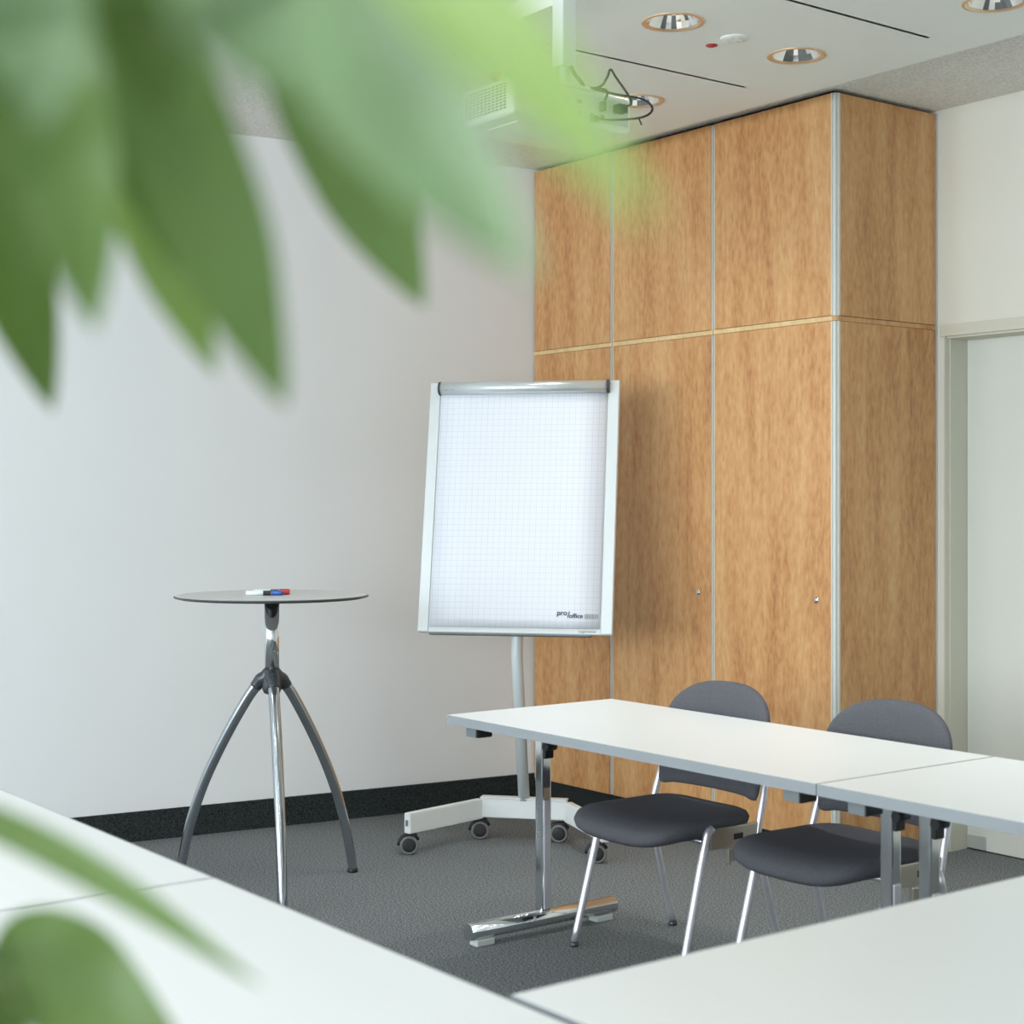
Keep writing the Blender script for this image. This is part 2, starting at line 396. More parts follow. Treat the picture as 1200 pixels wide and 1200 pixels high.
# ------------------------------------------------------------------ cabinets
YC = 4.715
BAYS = [(-6.082, -5.511, 'tall cherry wood cabinet bay built against the white wall'),
        (-5.511, -4.861, 'middle tall cherry wood cabinet bay between two aluminium profiles'),
        (-4.861, -4.186, 'end cherry wood cabinet bay with a wooden side beside the cream wall')]
ZT, ZB, ZS = CEIL-0.016, 0.104, 2.136
for i, (a, b, lab) in enumerate(BAYS):
    t = thing('tall_cabinet', lab, 'cabinet', ((a+b)/2, YC, 0), group='built-in tall cabinets')
    h = (b-a)/2; g = 0.011
    last = i == 2
    left = -h+(0.09 if i == 0 else 0.001)
    bx('carcass', 'dark_gap', (left, 0.021, ZB, h-(0.03 if last else 0.001), Y_B-YC-0.003, CEIL-0.004), t)
    bx('plinth', 'plinth', (left if i else -h+0.03, 0.03, 0.0, h-(0.03 if last else 0.001), 0.3, ZB), t)
    x0 = -h+(0.002 if i == 0 else g); x1 = h-(0.022 if last else g)
    for nm, z0, z1 in (('upper_door', ZS+0.011, ZT), ('lower_door', ZB, ZS-0.011)):
        d = bx(nm, 'wood', (x0+0.001, 0, z0, x1-0.001, 0.019, z1), t, bev=0.0012)
        if nm == 'lower_door':
            bm = bmesh.new(); lx = x1-0.075
            lathe(bm, [(0.0001, -0.006), (0.010, -0.006), (0.013, -0.003), (0.013, 0)], 20, (lx, 0, 1.043), 'Y')
            lk = obj('lock', bm, 'chrome', d)
    bx('batten', 'edgewood', (x0-g+0.002, 0.002, ZS-0.0095, h-0.001, 0.02, ZS+0.0095), t, bev=0.001)
    # aluminium channel on the right-hand joint of the bay
    if not last:
        for z0, z1 in ((ZB, ZS-0.0105), (ZS+0.0105, ZT)):
            bm = bmesh.new()
            box(bm, h-g, 0.004, z0, h-g+0.006, 0.02, z1); box(bm, h+g-0.006, 0.004, z0, h+g, 0.02, z1)
            box(bm, h-g+0.006, 0.013, z0, h+g-0.006, 0.02, z1)
            obj('profile', bm, 'profile', t)
    else:
        for z0, z1 in ((ZB, ZS-0.0105), (ZS+0.0105, ZT)):
            bm = bmesh.new()
            box(bm, h-0.022, -0.001, z0, h-0.017, 0.022, z1); box(bm, h-0.017, 0.004, z0, h-0.004, 0.017, z1)
            box(bm, h-0.022, 0.017, z0, h+0.001, 0.026, z1)
            obj('corner_profile', bm, 'profile', t)
        D = Y_B-YC
        bx('upper_side_panel', 'wood', (h-0.019, 0.027, ZS+0.011, h, D-0.012, ZT), t, bev=0.0012)
        bx('lower_side_panel', 'wood', (h-0.019, 0.027, 0.008, h, D-0.012, ZS-0.011), t, bev=0.0012)
        bx('side_batten', 'wood', (h-0.019, 0.0, ZS-0.0095, h-0.003, D-0.012, ZS+0.0095), t, bev=0.001)
        bx('edge_profile', 'alu', (h-0.019, D-0.011, 0.0, h+0.001, D-0.002, ZT), t)

# ------------------------------------------------------------------ conference tables
TL, TW, TZ, TT = 1.583, 0.703, 0.742, 0.028
def make_table():
    t = thing('conference_table', 'x', 'table', group='white folding conference tables')
    hx, hy = TL/2-0.0015, TW/2-0.0015
    bx('tabletop', 'table', (-hx+0.003, -hy+0.003, TZ-TT, hx-0.003, hy-0.003, TZ), t)
    bm = bmesh.new()
    for b in ((-hx, -hy, hx, -hy+0.003), (-hx, hy-0.003, hx, hy), (-hx, -hy+0.003, -hx+0.003, hy-0.003), (hx-0.003, -hy+0.003, hx, hy-0.003)):
        box(bm, b[0], b[1], TZ-TT-0.0005, b[2], b[3], TZ-0.0004)
    obj('edge_band', bm, 'edge', t, label='grey edge band')
    for s in (-1, 1):
        x = s*(TL/2-0.062)
        bm = bmesh.new(); box(bm, x-0.020, -0.020, 0.07, x+0.020, 0.020, TZ-TT-0.008, bev=0.006, seg=3)
        leg = obj('leg', bm, 'chrome', t)
        bm = bmesh.new()
        tube(bm, [(x, -0.305, 0.047), (x, 0.305, 0.047)], 0.027, 20)
        obj('foot_bar', bm, 'nickel' if False else 'chrome', leg)
        for e in (-1, 1):
            bx('glide', 'glide', (x-0.022, e*0.25-0.035, 0, x+0.022, e*0.25+0.035, 0.021), leg, bev=0.003)
        xi = x+0.0205
        bm = bmesh.new(); box(bm, x+0.0195, -0.014, 0.08, x+0.0245, 0.014, 0.44, bev=0.0022)
        obj('sleeve', bm, 'satin', leg)
        bm = bmesh.new(); box(bm, x+0.0205, -0.019, TZ-TT-0.135, x+0.034, 0.019, TZ-TT-0.01, bev=0.004)
        lathe(bm, [(0.014, -0.022), (0.014, 0.022)], 16, (x+0.034, 0, TZ-TT-0.095), 'Y')
        obj('hinge', bm, 'black', leg)
        ex = x+(0.24 if s < 0 else -0.24)
        sx = x+(0.036 if s < 0 else -0.03)
        obj('strut', (lambda b: (tube(b, [(sx, 0.0, TZ-TT-0.09), (ex, 0.0, TZ-TT-0.008)], 0.008, 8), b)[1])(bmesh.new()), 'black', leg)
        bx('mounting_plate', 'black', (x-0.05, -0.12, TZ-TT-0.008, x+0.05, 0.12, TZ-TT-0.0006), leg)
        for e in (-1, 1):
            cx = s*(TL/2-0.105); y = e*(TW/2-0.062)
            cb = bx('linking_block', 'black', (cx-0.028, y-0.03, TZ-TT-0.036, cx+0.028, y+0.03, TZ-TT-0.0006), t, bev=0.005)
            yc = y+e*0.0305
            bx('block_cap', 'greyplastic', (cx-0.026, min(yc, yc+e*0.006), TZ-TT-0.034, cx+0.026, max(yc, yc+e*0.006), TZ-TT-0.001), cb, bev=0.002)
    return t
t0 = make_table()
XA = -4.252; RB, RA = 0.98, 3.287
spots = [(XA+TL/2, RA, 0, 'white conference table in front of the first grey chair, its end towards the flipchart'),
         (XA+TL*1.5, RA, 0, 'white conference table butted onto the row in front of the second grey chair'),
         (XA+TL*1.5, RB, 0, 'white conference table at the inner corner of the horseshoe, by the plant'),
         (XA+TL/2, RB, 0, 'white conference table across the open floor from the chairs, reaching towards the bistro table'),
         (XA+TL*2-TW/2, (RA+RB)/2, PI/2, 'white conference table closing the horseshoe crosswise between the two rows')]
for i, (x, y, rz, lab) in enumerate(spots):
    o = t0 if i == 0 else copy_tree(t0)
    o.location = (x, y, 0); o.rotation_euler = (0, 0, rz); o['label'] = lab

# ------------------------------------------------------------------ chairs
def pad(bm, outline, prof, f):
    """rings of a closed outline (list of 2D points about 0,0) scaled by prof[k][0], offset prof[k][1], mapped by f(x, y, h)"""
    rings = []
    for s, h in prof:
        rings.append([bm.verts.new(f(x*s, y*s, h)) for x, y in outline])
    n = len(outline)
    for a, b in zip(rings, rings[1:]):
        for k in range(n):
            bm.faces.new((a[k], a[(k+1) % n], b[(k+1) % n], b[k])).smooth = True
    for r in (rings[0], rings[-1]): bm.faces.new(r).smooth = True
def make_chair():
    t = thing('stacking_chair', 'x', 'chair', group='grey upholstered chairs behind the table row')
    # seat
    n = 64; out = []
    for k in range(n):
        a = 2*PI*k/n; c, s = math.cos(a), math.sin(a); e = 2/4.2
        x = 0.240*math.copysign(abs(c)**e, c); y = 0.226*math.copysign(abs(s)**e, s)
        out.append((x*(1-0.06*max(0, y/0.226)), y))
    def fs(x, y, h):
        z = h-0.020*max(0, (-y-0.10)/0.12)**2+0.016*max(0, (y-0.02)/0.2)**2+0.010*(x/0.23)**2
        return (x, y-0.062, 0.425+z)
    bm = bmesh.new()
    pr = [(0.3, -0.030), (0.80, -0.030), (0.93, -0.024), (0.985, -0.010), (1.0, 0.004), (0.975, 0.017), (0.92, 0.025), (0.8, 0.028), (0.6, 0.026), (0.4, 0.022), (0.2, 0.021), (0.02, 0.021)]
    pad(bm, out, pr, fs); obj('seat', bm, 'fabric', t)
    # backrest: outline in x-z about its middle (0, 0.67)
    pts = []
    for k in range(33):                                    # rounded top
        a = PI*k/32; c, s = math.cos(a), math.sin(a)
        pts.append((0.236*math.copysign(abs(c)**0.78, c), 0.02+0.150*abs(s)**0.86))
    for k in range(1, 9): pts.append((-0.236+0.010*(k/8)**2, 0.02-0.18*k/8))
    pts.append((-0.218, -0.174)); pts.append((-0.206, -0.177))
    for k in range(1, 12):
        x = -0.206+0.412*k/12; pts.append((x, -0.176+0.006*(1-(x/0.212)**8)))
    pts.append((0.206, -0.177)); pts.append((0.218, -0.174))
    for k in range(8): pts.append((0.226+0.010*(1-((8-k)/8)**2), -0.16+0.18*k/8))
    def fb(x, z, h):
        return (x, 0.198+0.22*z+h-0.032*(x/0.236)**2, 0.672+z)
    bm = bmesh.new()
    pr = [(0.05, 0.016), (0.85, 0.016), (0.96, 0.010), (1.0, 0.0), (0.985, -0.010), (0.94, -0.017), (0.85, -0.021), (0.5, -0.023), (0.05, -0.023)]
    pad(bm, pts, pr, fb); obj('backrest', bm, 'fabric', t)
    for s in (-1, 1):
        x = 0.243*s
        tb('leg', 'satin', spline([(x*1.03, -0.215, 0.010), (x*1.012, -0.158, 0.22), (x, -0.110, 0.395), (x, -0.098, 0.430), (x, -0.080, 0.440)], 20), 0.0122, t, n=14)
        tb('leg', 'satin', spline([(x*1.03, 0.215, 0.010), (x*1.012, 0.16, 0.20), (x, 0.105, 0.40)], 10), 0.0115, t, n=14)
        for y in (-0.215, 0.215):
            bm = bmesh.new(); lathe(bm, [(0.014, 0), (0.015, 0.004), (0.0135, 0.016)], 16, (x*1.03, y, 0))
            obj('foot_cap', bm, 'casting', t)
        bm = bmesh.new(); box(bm, x-0.006, -0.092, 0.376, x+0.006, 0.112, 0.440, bev=0.004)
        rail = obj('side_rail', bm, 'nickel', t)
        xo = x+s*0.0064
        bx('rail_slot', 'black', (min(xo, xo-s*0.002), 0.005, 0.398, max(xo, xo-s*0.002), 0.045, 0.416), rail)
        hk = bm = bmesh.new(); box(bm, x-0.005+s*0.008, -0.02, 0.335, x+0.005+s*0.008, 0.085, 0.372, bev=0.003)
        box(bm, x-0.006+s*0.012, -0.032, 0.330, x+0.010+s*0.012, -0.018, 0.378, bev=0.003)
        obj('link_hook', bm, 'nickel', rail)
        tb('upright', 'satin', spline([(x, 0.112, 0.39), (x, 0.122, 0.44), (x*0.985, 0.146, 0.52), (x*0.93, 0.172, 0.60), (x*0.86, 0.200, 0.70)], 16), [0.0115]*17, t, n=12)
    tb('cross_tube', 'steel', [(-0.24, -0.07, 0.392), (0.24, -0.07, 0.392)], 0.009, t)
    tb('cross_tube', 'steel', [(-0.24, 0.085, 0.392), (0.24, 0.085, 0.392)], 0.009, t)
    return t
ch = make_chair(); ch.location = (-3.745, 3.475, 0)
ch['label'] = 'charcoal fabric stacking chair behind the table, the one next to the flipchart'
c2 = copy_tree(ch); c2.location = (-3.093, 3.530, 0)
c2['label'] = 'charcoal fabric stacking chair behind the table joint, nearer the cream door'

# ------------------------------------------------------------------ flipchart
fu = Vector((0.755, 0.656, 0)); rz = math.atan2(fu.y, fu.x)
fc = thing('flipchart_stand', 'pale grey mobile flipchart stand on castors in front of the wood cabinets', 'flipchart', (-5.363, 4.105, 0), rz)
# local axes: x = to the right of the board, -y = towards the viewer
bm = bmesh.new(); box(bm, -0.185, -0.018, 0.095, 0.185, 0.018, 0.175, bev=0.003)
base = obj('base_beam', bm, 'white_metal', fc)
bx('beam_cover', 'white_metal', (-0.186, -0.024, 0.1755, 0.186, 0.03, 0.181), base, bev=0.003)
for s in (-1, 1):
    A = Vector((s*0.187, 0.0, 0)); B = Vector((s*0.405, -0.375, 0)); dv = (B-A).normalized(); nv = Vector((-dv.y, dv.x, 0))*0.018
    bm = bmesh.new()
    prism(bm, [tuple((A+nv)[:2]), tuple((A-nv)[:2]), tuple((B-nv)[:2]), tuple((B+nv)[:2])], 0.088, 0.170)
    bmesh.ops.bevel(bm, geom=list(bm.edges), offset=0.003, segments=2, affect='EDGES')
    arm = obj('base_arm', bm, 'white_metal', fc)
    e = B+dv*0.0006
    bm = bmesh.new(); nn = nv*0.35
    prism(bm, [tuple((e+nn)[:2]), tuple((e-nn)[:2]), tuple((e-nn+dv*0.002)[:2]), tuple((e+nn+dv*0.002)[:2])], 0.118, 0.142)
    obj('end_slot', bm, 'greyplastic', arm)
def castor(x, y, yaw):
    bm = bmesh.new(); lathe(bm, [(0.008, 0.060), (0.008, 0.089)], 12, (x, y, 0))
    d = Vector((math.cos(yaw), math.sin(yaw), 0)); a = Vector((-d.y, d.x, 0))
    c = Vector((x, y, 0))-d*0.02
    box(bm, x-0.012, y-0.012, 0.072, x+0.012, y+0.012, 0.082, bev=0.003)
    hood = [c+Vector((0, 0, 0.038))+d*(0.041*math.cos(t))+Vector((0, 0, 0.041*math.sin(t))) for t in [PI*(0.15+0.85*k/10) for k in range(11)]]
    tube(bm, hood, 0.009, 8)
    f = obj('castor', bm, 'black', fc)
    for s in (-1, 1):
        bm = bmesh.new()
        lathe(bm, [(0.028, 0.002), (0.037, 0.003), (0.038, 0.009), (0.036, 0.017), (0.030, 0.0185), (0.028, 0.016)], 28, c+Vector((0, 0, 0.038)), a*s, cap=True)
        wv = obj('wheel', bm, 'tyre', f)
        bm = bmesh.new(); lathe(bm, [(0.0275, 0.0165), (0.0255, 0.0195), (0.012, 0.0205), (0.0005, 0.0205)], 24, c+Vector((0, 0, 0.038)), a*s, cap=True)
        obj('wheel_cover', bm, 'rubber', f)
for x, y, yaw in ((-0.17, 0.0, 0.25), (0.17, 0.0, 0.10), (-0.385, -0.345, 0.35), (0.385, -0.345, 0.20)):
    castor(x, y, yaw)
BW, BH = 0.813, 1.068
tilt = math.atan2(0.22, 1.045)
bt = Vector((0, -0.215, 0.888))                    # middle of the board's lower edge
Rb = Matrix.Rotation(PI/2-tilt, 4, 'X')            # board local: x right, y up the board, z out to the viewer
MB = Matrix.Translation(bt) @ Rb
def on_board(o): o.matrix_local = MB; return o
tb('pole', 'pale_metal', [(0, 0.0, 0.175), (0, -0.150, 0.80), (0, -0.125, 0.98), (0, -0.055, 1.30)], 0.024, fc, n=20)
board = on_board(bx('board', 'pale_metal', (-BW/2, 0, -0.024, BW/2, BH, 0), fc, bev=0.004))
bx('side_frame', 'pale_metal', (-BW/2+0.002, 0.004, 0.0002, -BW/2+0.046, BH-0.002, 0.006), board, bev=0.002)
bx('side_frame', 'pale_metal', (BW/2-0.048, 0.004, 0.0002, BW/2-0.002, BH-0.002, 0.004), board, bev=0.002)
bx('writing_surface', 'white_metal', (-BW/2+0.048, 0.004, 0.0002, BW/2-0.05, BH-0.06, 0.002), board)
on_board(bx('pen_tray', 'greyplastic', (-BW/2+0.05, -0.008, -0.022, BW/2-0.085, -0.0005, 0.012), fc, bev=0.002))
bm = bmesh.new(); cy, cz = BH-0.031, 0.012
lathe(bm, [(0.027, -0.356), (0.027, 0.356)], 28, (0, cy, cz*1.0+0.004), 'X')
clip = on_board(obj('clip_bar', bm, 'clip', fc))
for s in (-1, 1):
    bm = bmesh.new(); lathe(bm, [(0.0285, 0), (0.0285, 0.008), (0.024, 0.010)], 28, (s*0.356, cy, cz+0.004), (s, 0, 0))
    obj('end_cap', bm, 'casting', clip)
# paper pad hung on the clip bar
pp = thing('paper_pad', 'white squared paper pad hanging on the flipchart', 'paper pad', (-5.363, 4.105, 0), rz)
PW = 0.708
bm = bmesh.new(); NX, NY = 6, 24
x0, x1, ylo, yhi = -PW/2, PW/2, 0.024, BH-0.045
g = [[None]*(NX+1) for _ in range(NY+1)]
for side in (0,):
    for j in range(NY+1):
        for i in range(NX+1):
            u, v = i/NX, j/NY
            z = 0.0085+0.004*math.sin(v*PI)*(0.5+0.5*math.sin(u*5))+0.003*(1-v)*u
            g[j][i] = bm.verts.new((x0+(x1-x0)*u+0.004*(1-v)*0, ylo+(yhi-ylo)*v, z))
for j in range(NY):
    for i in range(NX):
        bm.faces.new((g[j][i], g[j][i+1], g[j+1][i+1], g[j+1][i])).smooth = True
r = bmesh.ops.extrude_face_region(bm, geom=list(bm.faces))
for v in [e for e in r['geom'] if isinstance(e, bmesh.types.BMVert)]: v.co.z -= 0.0045
sheet = obj('sheet_block', bm, 'paper', pp); sheet.matrix_local = MB
def text(name, s, size, loc, m, parent, shear=0.0, ext=0.0):
    cu = bpy.data.curves.new(name, 'FONT'); cu.body = s; cu.size = size; cu.shear = shear; cu.extrude = ext; cu.offset = size*0.015
    to = bpy.data.objects.new(name, cu); C.objects.link(to)
    bpy.context.view_layer.update()
    me = bpy.data.meshes.new_from_object(to.evaluated_get(bpy.context.evaluated_depsgraph_get()))
    bpy.data.objects.remove(to); me.materials.clear(); me.materials.append(M[m])
    o = bpy.data.objects.new(name, me); C.objects.link(o); o.parent = parent; o.location = loc
    return o
text('printed_lettering', 'pro', 0.030, (0.178, 0.078, 0.0136), 'ink', sheet, shear=0.05, ext=0.0002)
text('printed_lettering', '/', 0.036, (0.222, 0.068, 0.0136), 'ink', sheet, ext=0.0002)
text('printed_lettering', 'office', 0.026, (0.229, 0.067, 0.0136), 'ink', sheet, shear=0.05, ext=0.0002)
bm = bmesh.new()
xx = 0.294
for wdt in (2, 1, 3, 1, 2, 1, 1, 3, 1, 2, 1, 2): box(bm, xx, 0.064, 0.0135, xx+wdt*0.0015, 0.084, 0.0139); xx += wdt*0.0015+0.0022
obj('printed_barcode', bm, 'ink_grey', sheet)
text('brand_lettering', 'Legamaster', 0.016, (0.268, 0.009, 0.0024), 'ink_grey', board, ext=0.0002)
lt = text('brand_lettering', 'Legamaster', 0.011, (-0.335, 0, 0), 'ink_grey', clip, ext=0.0002)
lt.location = (-0.340, BH-0.044, 0.0400)

# ------------------------------------------------------------------ bistro table and markers
bt_c = Vector((0, 0, 0))+FWD*5.92+RIGHT*(-0.886)
hz = lambda y: 1.43-(y-587)/1880*5.92
rt = thing('bistro_table', 'round grey bistro table with three curved chrome legs by the white wall', 'table', bt_c, PHI-PI/2*0)
bm = bmesh.new(); R = 0.356
lathe(bm, [(0.0005, 1.084), (R-0.012, 1.084), (R-0.004, 1.083)], 96)
top = obj('tabletop', bm, 'tabletop_round', rt)
bm = bmesh.new(); lathe(bm, [(R-0.004, 1.083), (R, 1.080), (R-0.002, 1.076), (R-0.02, 1.0715)], 96, cap=False)
obj('table_edge', bm, 'dark_edge', rt)
bm = bmesh.new(); lathe(bm, [(R-0.02, 1.0715), (R-0.06, 1.0705), (0.0005, 1.0705)], 96); obj('underside', bm, 'tabletop_round', rt)
bm = bmesh.new(); lathe(bm, [(0.075, 1.0702), (0.072, 1.066), (0.042, 1.064), (0.042, 1.053), (0.03, 1.051)], 32); obj('top_plate', bm, 'black', rt)
bm = bmesh.new(); lathe(bm, [(0.0275, 0.79), (0.0275, 1.052)], 40); obj('column', bm, 'chrome', rt)
bm = bmesh.new(); lathe(bm, [(0.0288, 0.812), (0.0295, 0.80), (0.032, 0.78), (0.036, 0.757), (0.036, 0.738), (0.03, 0.722), (0.01, 0.714)], 32); obj('hub', bm, 'casting', rt)
for ang in (44, -76, 164):
    a = math.radians(ang); d = Vector((math.cos(a), math.sin(a), 0))
    prof = [(0.030, 0.795), (0.050, 0.762), (0.098, 0.700), (0.186, 0.555), (0.270, 0.390), (0.330, 0.230), (0.368, 0.070), (0.378, 0.012)]
    pts = spline([d*r_+Vector((0, 0, z)) for r_, z in prof], 40)
    n_ = len(pts); rad = [0.0215-0.004*i/n_ for i in range(n_)]
    lg = tb('leg', 'paintleg', pts[7:], rad[7:], rt, n=18)
    soc = spline([d*0.006+Vector((0, 0, 0.806)), d*0.026+Vector((0, 0, 0.778)), pts[5], pts[8]], 12)
    tb('leg_socket', 'casting', soc, [0.0225+0.004*math.sin(PI*min(1, k/10)) for k in range(13)], lg, n=18)
    bm = bmesh.new(); lathe(bm, [(0.019, 0.0), (0.020, 0.005), (0.0185, 0.018)], 18, d*0.378); obj('foot_cap', bm, 'black', lg)
def marker(px, dy, yaw, cap, label, body='m_white', flip=1):
    p = bt_c+RIGHT*((px-319)/1880*5.9)+FWD*dy; p.z = 1.0842
    t = thing('marker_pen', label, 'marker pen', p, PHI+yaw, group='marker pens on the bistro table')
    bm = bmesh.new(); lathe(bm, [(0.006, -0.068), (0.0085, -0.066), (0.0085, 0.028)], 16, (0, 0, 0.0088), 'X'); b = obj('barrel', bm, body, t)
    bm = bmesh.new(); lathe(bm, [(0.0087, -0.005), (0.0087, 0.024)], 16, (0, 0, 0.0088), 'X', cap=False); obj('print_band', bm, 'm_black', b)
    bm = bmesh.new(); lathe(bm, [(0.0092, 0.025), (0.0092, 0.060), (0.0075, 0.066)], 16, (0, 0, 0.0093), 'X'); cp = obj('cap', bm, cap, t)
    return t
marker(313, -0.05, 0.05, 'm_blue', 'white marker pen with blue cap on the bistro table')
marker(319, 0.0, 0.02, 'm_red', 'white marker pen with red cap on the bistro table')
marker(317, 0.045, 0.04, 'm_black', 'white marker pen with black cap on the bistro table')

# ------------------------------------------------------------------ ceiling fittings
LL = ['round recessed downlight beside the round smoke detector', 'round recessed downlight between the air slots over the end cabinet',
      'round recessed downlight behind the projector cables', 'round recessed downlight beyond the second air slot, towards the cream door wall',
      'added unseen round downlight just beyond the projector pole', 'added unseen round downlight over the joint of the far table row',
      'added unseen round downlight of the door side pair, nearer the cream wall', 'added unseen round downlight of the door side pair, over the far table row']
def downlight(lx, ly, lab, lit=False, group='recessed downlights in the white panel'):
    t = thing('downlight', lab, 'ceiling light', (lx, ly, PAN), group=group)
    bm = bmesh.new(); lathe(bm, [(LR-0.001, 0.004), (LR+0.004, -0.001), (LR+0.002, -0.004), (LR-0.008, -0.004), (LR-0.014, 0.001)], 56, cap=False)
    obj('trim_ring', bm, 'gold', t)
    bm = bmesh.new(); lathe(bm, [(LR-0.014, 0.0015), (LR-0.026, 0.020), (LR-0.040, 0.038), (LR-0.056, 0.050)], 28, cap=False, smooth=False)
    obj('reflector', bm, 'reflector', t)
    bm = bmesh.new(); lathe(bm, [(LR-0.056, 0.050), (0.03, 0.044), (0.0005, 0.040)], 28, cap=False)
    obj('lamp', bm, 'lamp_lit' if lit else 'lampglass', t)
    if lit:
        ld = bpy.data.lights.new('lamp_light', 'AREA'); ld.shape = 'DISK'; ld.size = 0.15
        ld.energy = LAMP_W; ld.color = (1.0, 0.985, 0.965); ld.spread = math.radians(SPREAD)
        lo = bpy.data.objects.new('lamp_light', ld); C.objects.link(lo); lo.parent = t; lo.location = (0, 0, -0.002)
LAMP_W, SPREAD = 2.0, 100
for (lx, ly), lab in zip(LIGHTS, LL): downlight(lx, ly, lab, True)
LAMP_W, SPREAD = 3.5, 150
for lx, ly in FILL_LIGHTS:  # added fill light from out of view
    downlight(lx, ly, 'added unseen fill downlight in the panel over the window side tables', True, 'added fill downlights over the window side tables')
t = thing('smoke_detector', 'flat white round smoke detector beside a downlight', 'smoke detector', (-3.81, 3.797, PAN))
bm = bmesh.new(); lathe(bm, [(0.048, 0), (0.047, -0.003), (0.043, -0.005), (0.0005, -0.0055)], 40); obj('housing', bm, 'panel', t)
for k in range(6):
    a = 2*PI*k/6; bm = bmesh.new(); lathe(bm, [(0.006, -0.005), (0.005, -0.0065), (0.0005, -0.007)], 12, (0.024*math.cos(a), 0.024*math.sin(a), 0)); obj('vent_dot', bm, 'glide', t)
t = thing('alarm_indicator', 'small red round indicator beside the smoke detector', 'indicator', (-3.916, 3.794, PAN))
bm = bmesh.new(); lathe(bm, [(0.020, 0), (0.020, -0.003), (0.015, -0.005)], 24); obj('ring', bm, 'red', t)
bm = bmesh.new(); lathe(bm, [(0.012, -0.0049), (0.010, -0.007), (0.0005, -0.008)], 20); obj('lens', bm, 'red', t)

# ------------------------------------------------------------------ projector
pj = thing('ceiling_projector', 'white projector hanging from a square white pole with black cables', 'projector', (-3.872, 3.053, 2.565))
bm = bmesh.new(); box(bm, -0.130, -0.230, 0, 0.130, 0.230, 0.112, bev=0.014, seg=3); body = obj('body', bm, 'proj', pj)
for k in range(11):
    x = -0.106+k*0.021
    for j in range(9):
        z = 0.020+j*0.0088
        if k == 0 or j == 0: pass
gm = bmesh.new(); box(gm, -0.0065, -0.0012, -0.0026, 0.0065, 0.0, 0.0026)
gme = bpy.data.meshes.new('grille_slit'); gm.to_mesh(gme); gm.free(); gme.materials.append(M['slit'])
for k in range(11):
    for j in range(9):
        o = bpy.data.objects.new('grille_slit', gme); C.objects.link(o); o.parent = body
        o.location = (-0.100+k*0.019, -0.2303, 0.022+j*0.0088)
bx('bottom_hatch', 'proj', (-0.09, -0.16, -0.003, 0.06, 0.10, 0.0), body, bev=0.001)
tb('label_line', 'ink_grey', [(-0.075, -0.205, -0.0006), (-0.045, -0.10, -0.0006)], 0.0008, body, n=6)
cp = bx('connector_panel', 'glide', (0.1300, -0.06, 0.018, 0.1325, 0.215, 0.094), body)
for y, z, wd in ((-0.03, 0.07, 0.02), (0.02, 0.07, 0.02), (0.02, 0.035, 0.012), (0.07, 0.035, 0.016), (0.11, 0.035, 0.016)):
    bx('socket', 'slit', (0.1326, y-wd/2, z-0.006, 0.1342, y+wd/2, z+0.006), cp)
bx('plug', 'black', (0.1343, 0.150, 0.052, 0.165, 0.186, 0.078), pj, bev=0.003)
bx('plug', 'casting', (0.1343, 0.06, 0.012, 0.158, 0.078, 0.030), pj, bev=0.003)
bx('plug', 'casting', (0.1343, 0.095, 0.050, 0.152, 0.112, 0.080), pj, bev=0.004)
V = Vector
tb('cable', 'cable', spline([(0.165, 0.172, 0.066), (0.185, 0.180, 0.085), (0.165, 0.135, 0.155), (0.158, 0.120, 0.176), (0.150, 0.112, 0.150), (0.130, 0.09, 0.122), (0.06, 0.0, 0.118), (0.02, -0.02, 0.160)], 48), 0.0036, pj, n=8)
tb('cable', 'cable', spline([(0.158, 0.069, 0.021), (0.178, 0.11, 0.018), (0.205, 0.205, 0.034), (0.215, 0.240, 0.062), (0.200, 0.215, 0.092), (0.165, 0.14, 0.102), (0.120, 0.08, 0.118), (0.08, 0.03, 0.118)], 48), 0.0036, pj, n=8)
tb('cable', 'cable', spline([(0.152, 0.104, 0.08), (0.160, 0.106, 0.105), (0.140, 0.09, 0.118), (0.10, 0.05, 0.12)], 20), 0.0040, pj, n=8)
tb('cable_tie', 'cable', [(0.203, 0.195, 0.030), (0.206, 0.205, 0.010)], 0.0025, pj, n=6)
tb('cable', 'cable', spline([(0.12, -0.005, 0.175), (0.125, 0.01, 0.15), (0.12, 0.04, 0.13), (0.10, 0.07, 0.116)], 20), 0.006, pj, n=8)
px_, py_ = 0.094, -0.008
ztop = CEIL-2.565
bx('mount_plate', 'white_metal', (0.03, -0.09, 0.1125, 0.125, 0.09, 0.122), pj, bev=0.002)
tb('mount_neck', 'white_metal', [(px_, py_, 0.122), (px_, py_, 0.178)], 0.015, pj)
pole = bx('pole', 'white_metal', (px_-0.026, py_-0.026, 0.176, px_+0.026, py_+0.026, ztop-0.006), pj, bev=0.003)
bx('ceiling_flange', 'white_metal', (px_-0.07, py_-0.06, ztop-0.006, px_+0.07, py_+0.045, ztop-0.0005), pj, bev=0.002)

